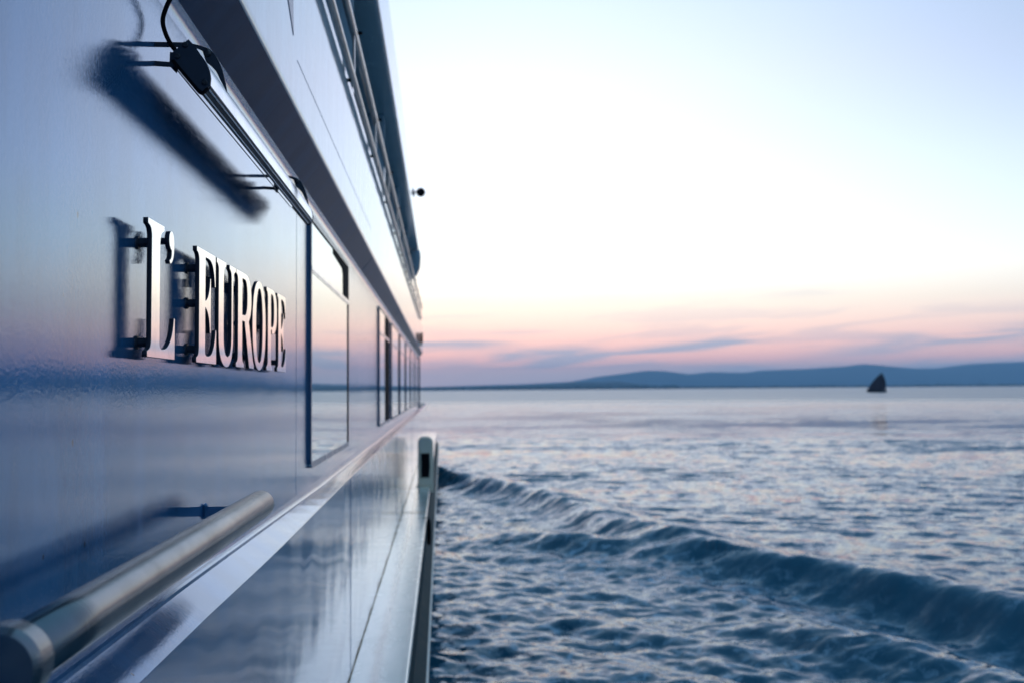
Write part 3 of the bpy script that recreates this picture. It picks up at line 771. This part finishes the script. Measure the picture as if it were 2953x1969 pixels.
# ================================================================== fittings further forward
mp = root('mooring_post', (-.3, 17.5, H + ZD), 'round-topped white mooring post coloured with peach light with dark slot on the side deck edge', 'post')
post_y = 17.6
out = [(-.150, ZD - .10), (-.150, -.94)] + arc(-.270, -.94, .12, 0, 90, 8)[1:] + arc(-.315, -.925, .105, 90, 180, 8) + [(-.42, ZD + .001), (-.21, ZD + .001), (-.20, ZD - .10)]
link('post_body', plate_y(out, post_y, post_y + .30, .02), 'white', mp)
link('slot_rim', plate_y([(-.375, -1.09), (-.195, -1.09), (-.190, -1.36), (-.205, -1.545), (-.375, -1.545)], post_y - .012, post_y + .002, .004), 'white', mp)
link('slot', plate_y([(-.362, -1.105), (-.210, -1.105), (-.204, -1.36), (-.218, -1.53), (-.362, -1.53)], post_y - .016, post_y - .0005), 'black', mp)
link('base_plate', boxes((-.45, -.215, post_y - .10, post_y + .42, ZD + .0005, ZD + .012)), 'white', mp)

nav = root('navigation_lamp', (-.50, 23.383, H + 1.0392), 'small black box lamp on the forward end of the overhang', 'lamp')
link('lamp_body', boxes((XU + .006, XU + .080, 23.383, 23.5562, 1.097, 1.2991), bev=.014), 'black', nav)
link('lamp_visor', boxes((XU + .002, XU + .090, 23.3349, 23.4215, 1.3, 1.3202)), 'black', nav)
link('lamp_foot', boxes((XU + .0005, XU + .06, 23.4215, 23.5177, 1.0315, 1.096)), 'white', nav)

ball = root('round_lamp', (XC, 19.534, H + 3.3679), 'small dark round lamp on an arm at the top deck edge', 'lamp')
bm = bmesh.new(); bmesh.ops.create_uvsphere(bm, u_segments=20, v_segments=12, radius=.092)
for v in bm.verts:
    v.co.y *= .8; v.co += Vector((-.389, 19.534, 3.8779))
bmh = bm_mesh(bm)
link('lamp_head', bmh, 'black', ball, smooth=True)
link('lamp_arm', tube(spline([(XC - .10, 19.5821, 3.3294), (XC - .11, 19.5821, 3.6566), (XC - .08, 19.5725, 3.8683), (-.46, 19.5436, 3.8875)], 6), .016, 8), 'darkmetal', ball, smooth=True)
link('lamp_base', boxes((XC - .16, XC - .05, 19.5147, 19.6494, 3.3246, 3.3535)), 'darkmetal', ball)

fd = root('hanging_fender', (-.1, 13.2, H - 1.9), 'short black fender hanging over the outer edge of the side deck', 'fender')
link('fender_body', tube([(XE + .034, 13.2, z) for z in (-2.03, -2.015, -1.98, -1.85, -1.73, -1.70, -1.685)], .03, 14, radii=[.010, .022, .029, .030, .029, .02, .008]), 'black', fd, smooth=True)
link('fender_rope', tube([(XE + .034, 13.2, -1.69), (XE + .03, 13.2, -1.672), (XE - .05, 13.2, -1.676)], .006, 8), 'black', fd)

# ================================================================== sailing boat
sb = root('sailing_boat', (225.5, 503, 0), 'small dark-sailed boat out on the open water below the hills', 'boat')
def sail(name, corners, bulge, nx=8, ny=12, luff=0.0):
    """curved cloth between foot (a-b) and head c, in metres; x along boat, z up"""
    a, b, c, roach = corners; vs = []; fs = []
    for j in range(ny + 1):
        v = j / ny
        for i in range(nx + 1):
            u = i / nx
            l = Vector(a).lerp(Vector(c), v) - Vector((luff * math.sin(math.pi * v), 0, 0)); rr = Vector(b).lerp(Vector(c), v) + Vector((roach * math.sin(math.pi * v), 0, 0))
            q = l.lerp(rr, u)
            vs.append((q.x, bulge * math.sin(math.pi * u) * math.sin(math.pi * min(1, v * .9 + .1)), q.z))
    for j in range(ny):
        for i in range(nx):
            k = j * (nx + 1) + i; fs.append((k, k + 1, k + nx + 2, k + nx + 1))
    bm = bmesh.new(); V = [bm.verts.new(v) for v in vs]
    for f in fs: bm.faces.new([V[i] for i in f])
    bmesh.ops.remove_doubles(bm, verts=bm.verts, dist=.01)
    bmesh.ops.solidify(bm, geom=bm.faces[:], thickness=.03)
    return bm_mesh(bm)
def place(o): o.location = (0, 0, 0); return o
hullm = bmesh.new(); rows = []
for k in range(13):
    u = k / 12; w = 1.5 * math.sin(math.pi * (u * .86 + .10)) ** .7 * (1 if u > 0 else .1); z0 = -.35 + .25 * (1 - u) ** 3; zt = .95 + .35 * (1 - u) ** 2
    x = -5.4 + 10.6 * u
    rows.append([hullm.verts.new((x, -w, zt)), hullm.verts.new((x + .1, -w * .75, z0 + .3)), hullm.verts.new((x + .2, 0, z0)), hullm.verts.new((x + .1, w * .75, z0 + .3)), hullm.verts.new((x, w, zt))])
for a, b in zip(rows, rows[1:]):
    for i in range(4): hullm.faces.new((a[i], a[i + 1], b[i + 1], b[i]))
    hullm.faces.new((a[4], a[0], b[0], b[4]))
hullm.faces.new(rows[0]); hullm.faces.new(rows[-1])
place(link('boat_hull', bm_mesh(hullm), 'boat', sb, lift=False))
place(link('mast', tube([(2.75, 0, .8), (2.95, 0, 6), (3.0, 0, 10.3)], .09, 8), 'boat', sb, lift=False))
place(link('foresail', sail('f', ((-5.2, 0, .95), (3.0, 0, 1.0), (2.7, 0, 10.0), .1), .7, luff=.8), 'sail', sb, lift=False))
place(link('foresail_leech', sail('f', ((-4.6, 0.1, .9), (2.0, 0.1, 1.0), (2.4, .1, 9.4), -.4), -.5), 'sail', sb, lift=False))
place(link('mainsail', sail('m', ((2.8, 0, 1.1), (4.9, 0, 1.2), (3.05, 0, 10.2), .95), .35), 'sail', sb, lift=False))
place(link('boom', tube([(2.8, 0, 1.05), (5.1, 0, 1.15)], .07, 8), 'boat', sb, lift=False))

# masts on the far shore
for k, (cx, h, lab) in enumerate(((830, 26, 'thin dark mast on the far shore below the left end of the hills'), (2080, 24, 'thin dark mast on the far shore just right of the sailing boat'), (2255, 28, 'thin dark mast on the far shore near the right edge'))):
    X = (1200 + cx * .7453 - 1273) / 2870 * 4560
    o = root('shore_mast', (X, 4560, 0), lab, 'mast', 'masts on the far shore')
    place(link('pole', tube([(0, 0, -1), (0, 0, h * .5), (0, 0, h)], 1.2, 8, radii=[1.6, 1.2, .6]), 'boat', o, lift=False))
    place(link('crossbar', boxes((-4, 4, -.4, .4, h * .78, h * .82)), 'boat', o, lift=False))

# ================================================================== haze
hm = bpy.data.materials.new('evening_haze'); hm.use_nodes = True
nt = hm.node_tree; nt.nodes.clear()
pv = nt.nodes.new('ShaderNodeVolumePrincipled'); pv.inputs['Color'].default_value = (.50, .77, 1.0, 1); pv.inputs['Density'].default_value = 1.0e-4
pv.inputs['Anisotropy'].default_value = 0.0
ho = nt.nodes.new('ShaderNodeOutputMaterial'); nt.links.new(pv.outputs[0], ho.inputs['Volume'])
M['haze'] = hm
hz = link('haze', boxes((-14500, 14500, -14500, 14500, -6, 300)), 'haze', lift=False)
hz['kind'] = 'stuff'; tag(hz, 'pale blue evening haze over the water and hills', 'haze')

sc.render.engine = 'CYCLES'
sc.cycles.max_bounces = 8
sc.cycles.glossy_bounces = 5
sc.cycles.diffuse_bounces = 3
sc.cycles.volume_bounces = 1
sc.cycles.caustics_reflective = False
sc.cycles.caustics_refractive = False
sc.cycles.sample_clamp_indirect = 4.0
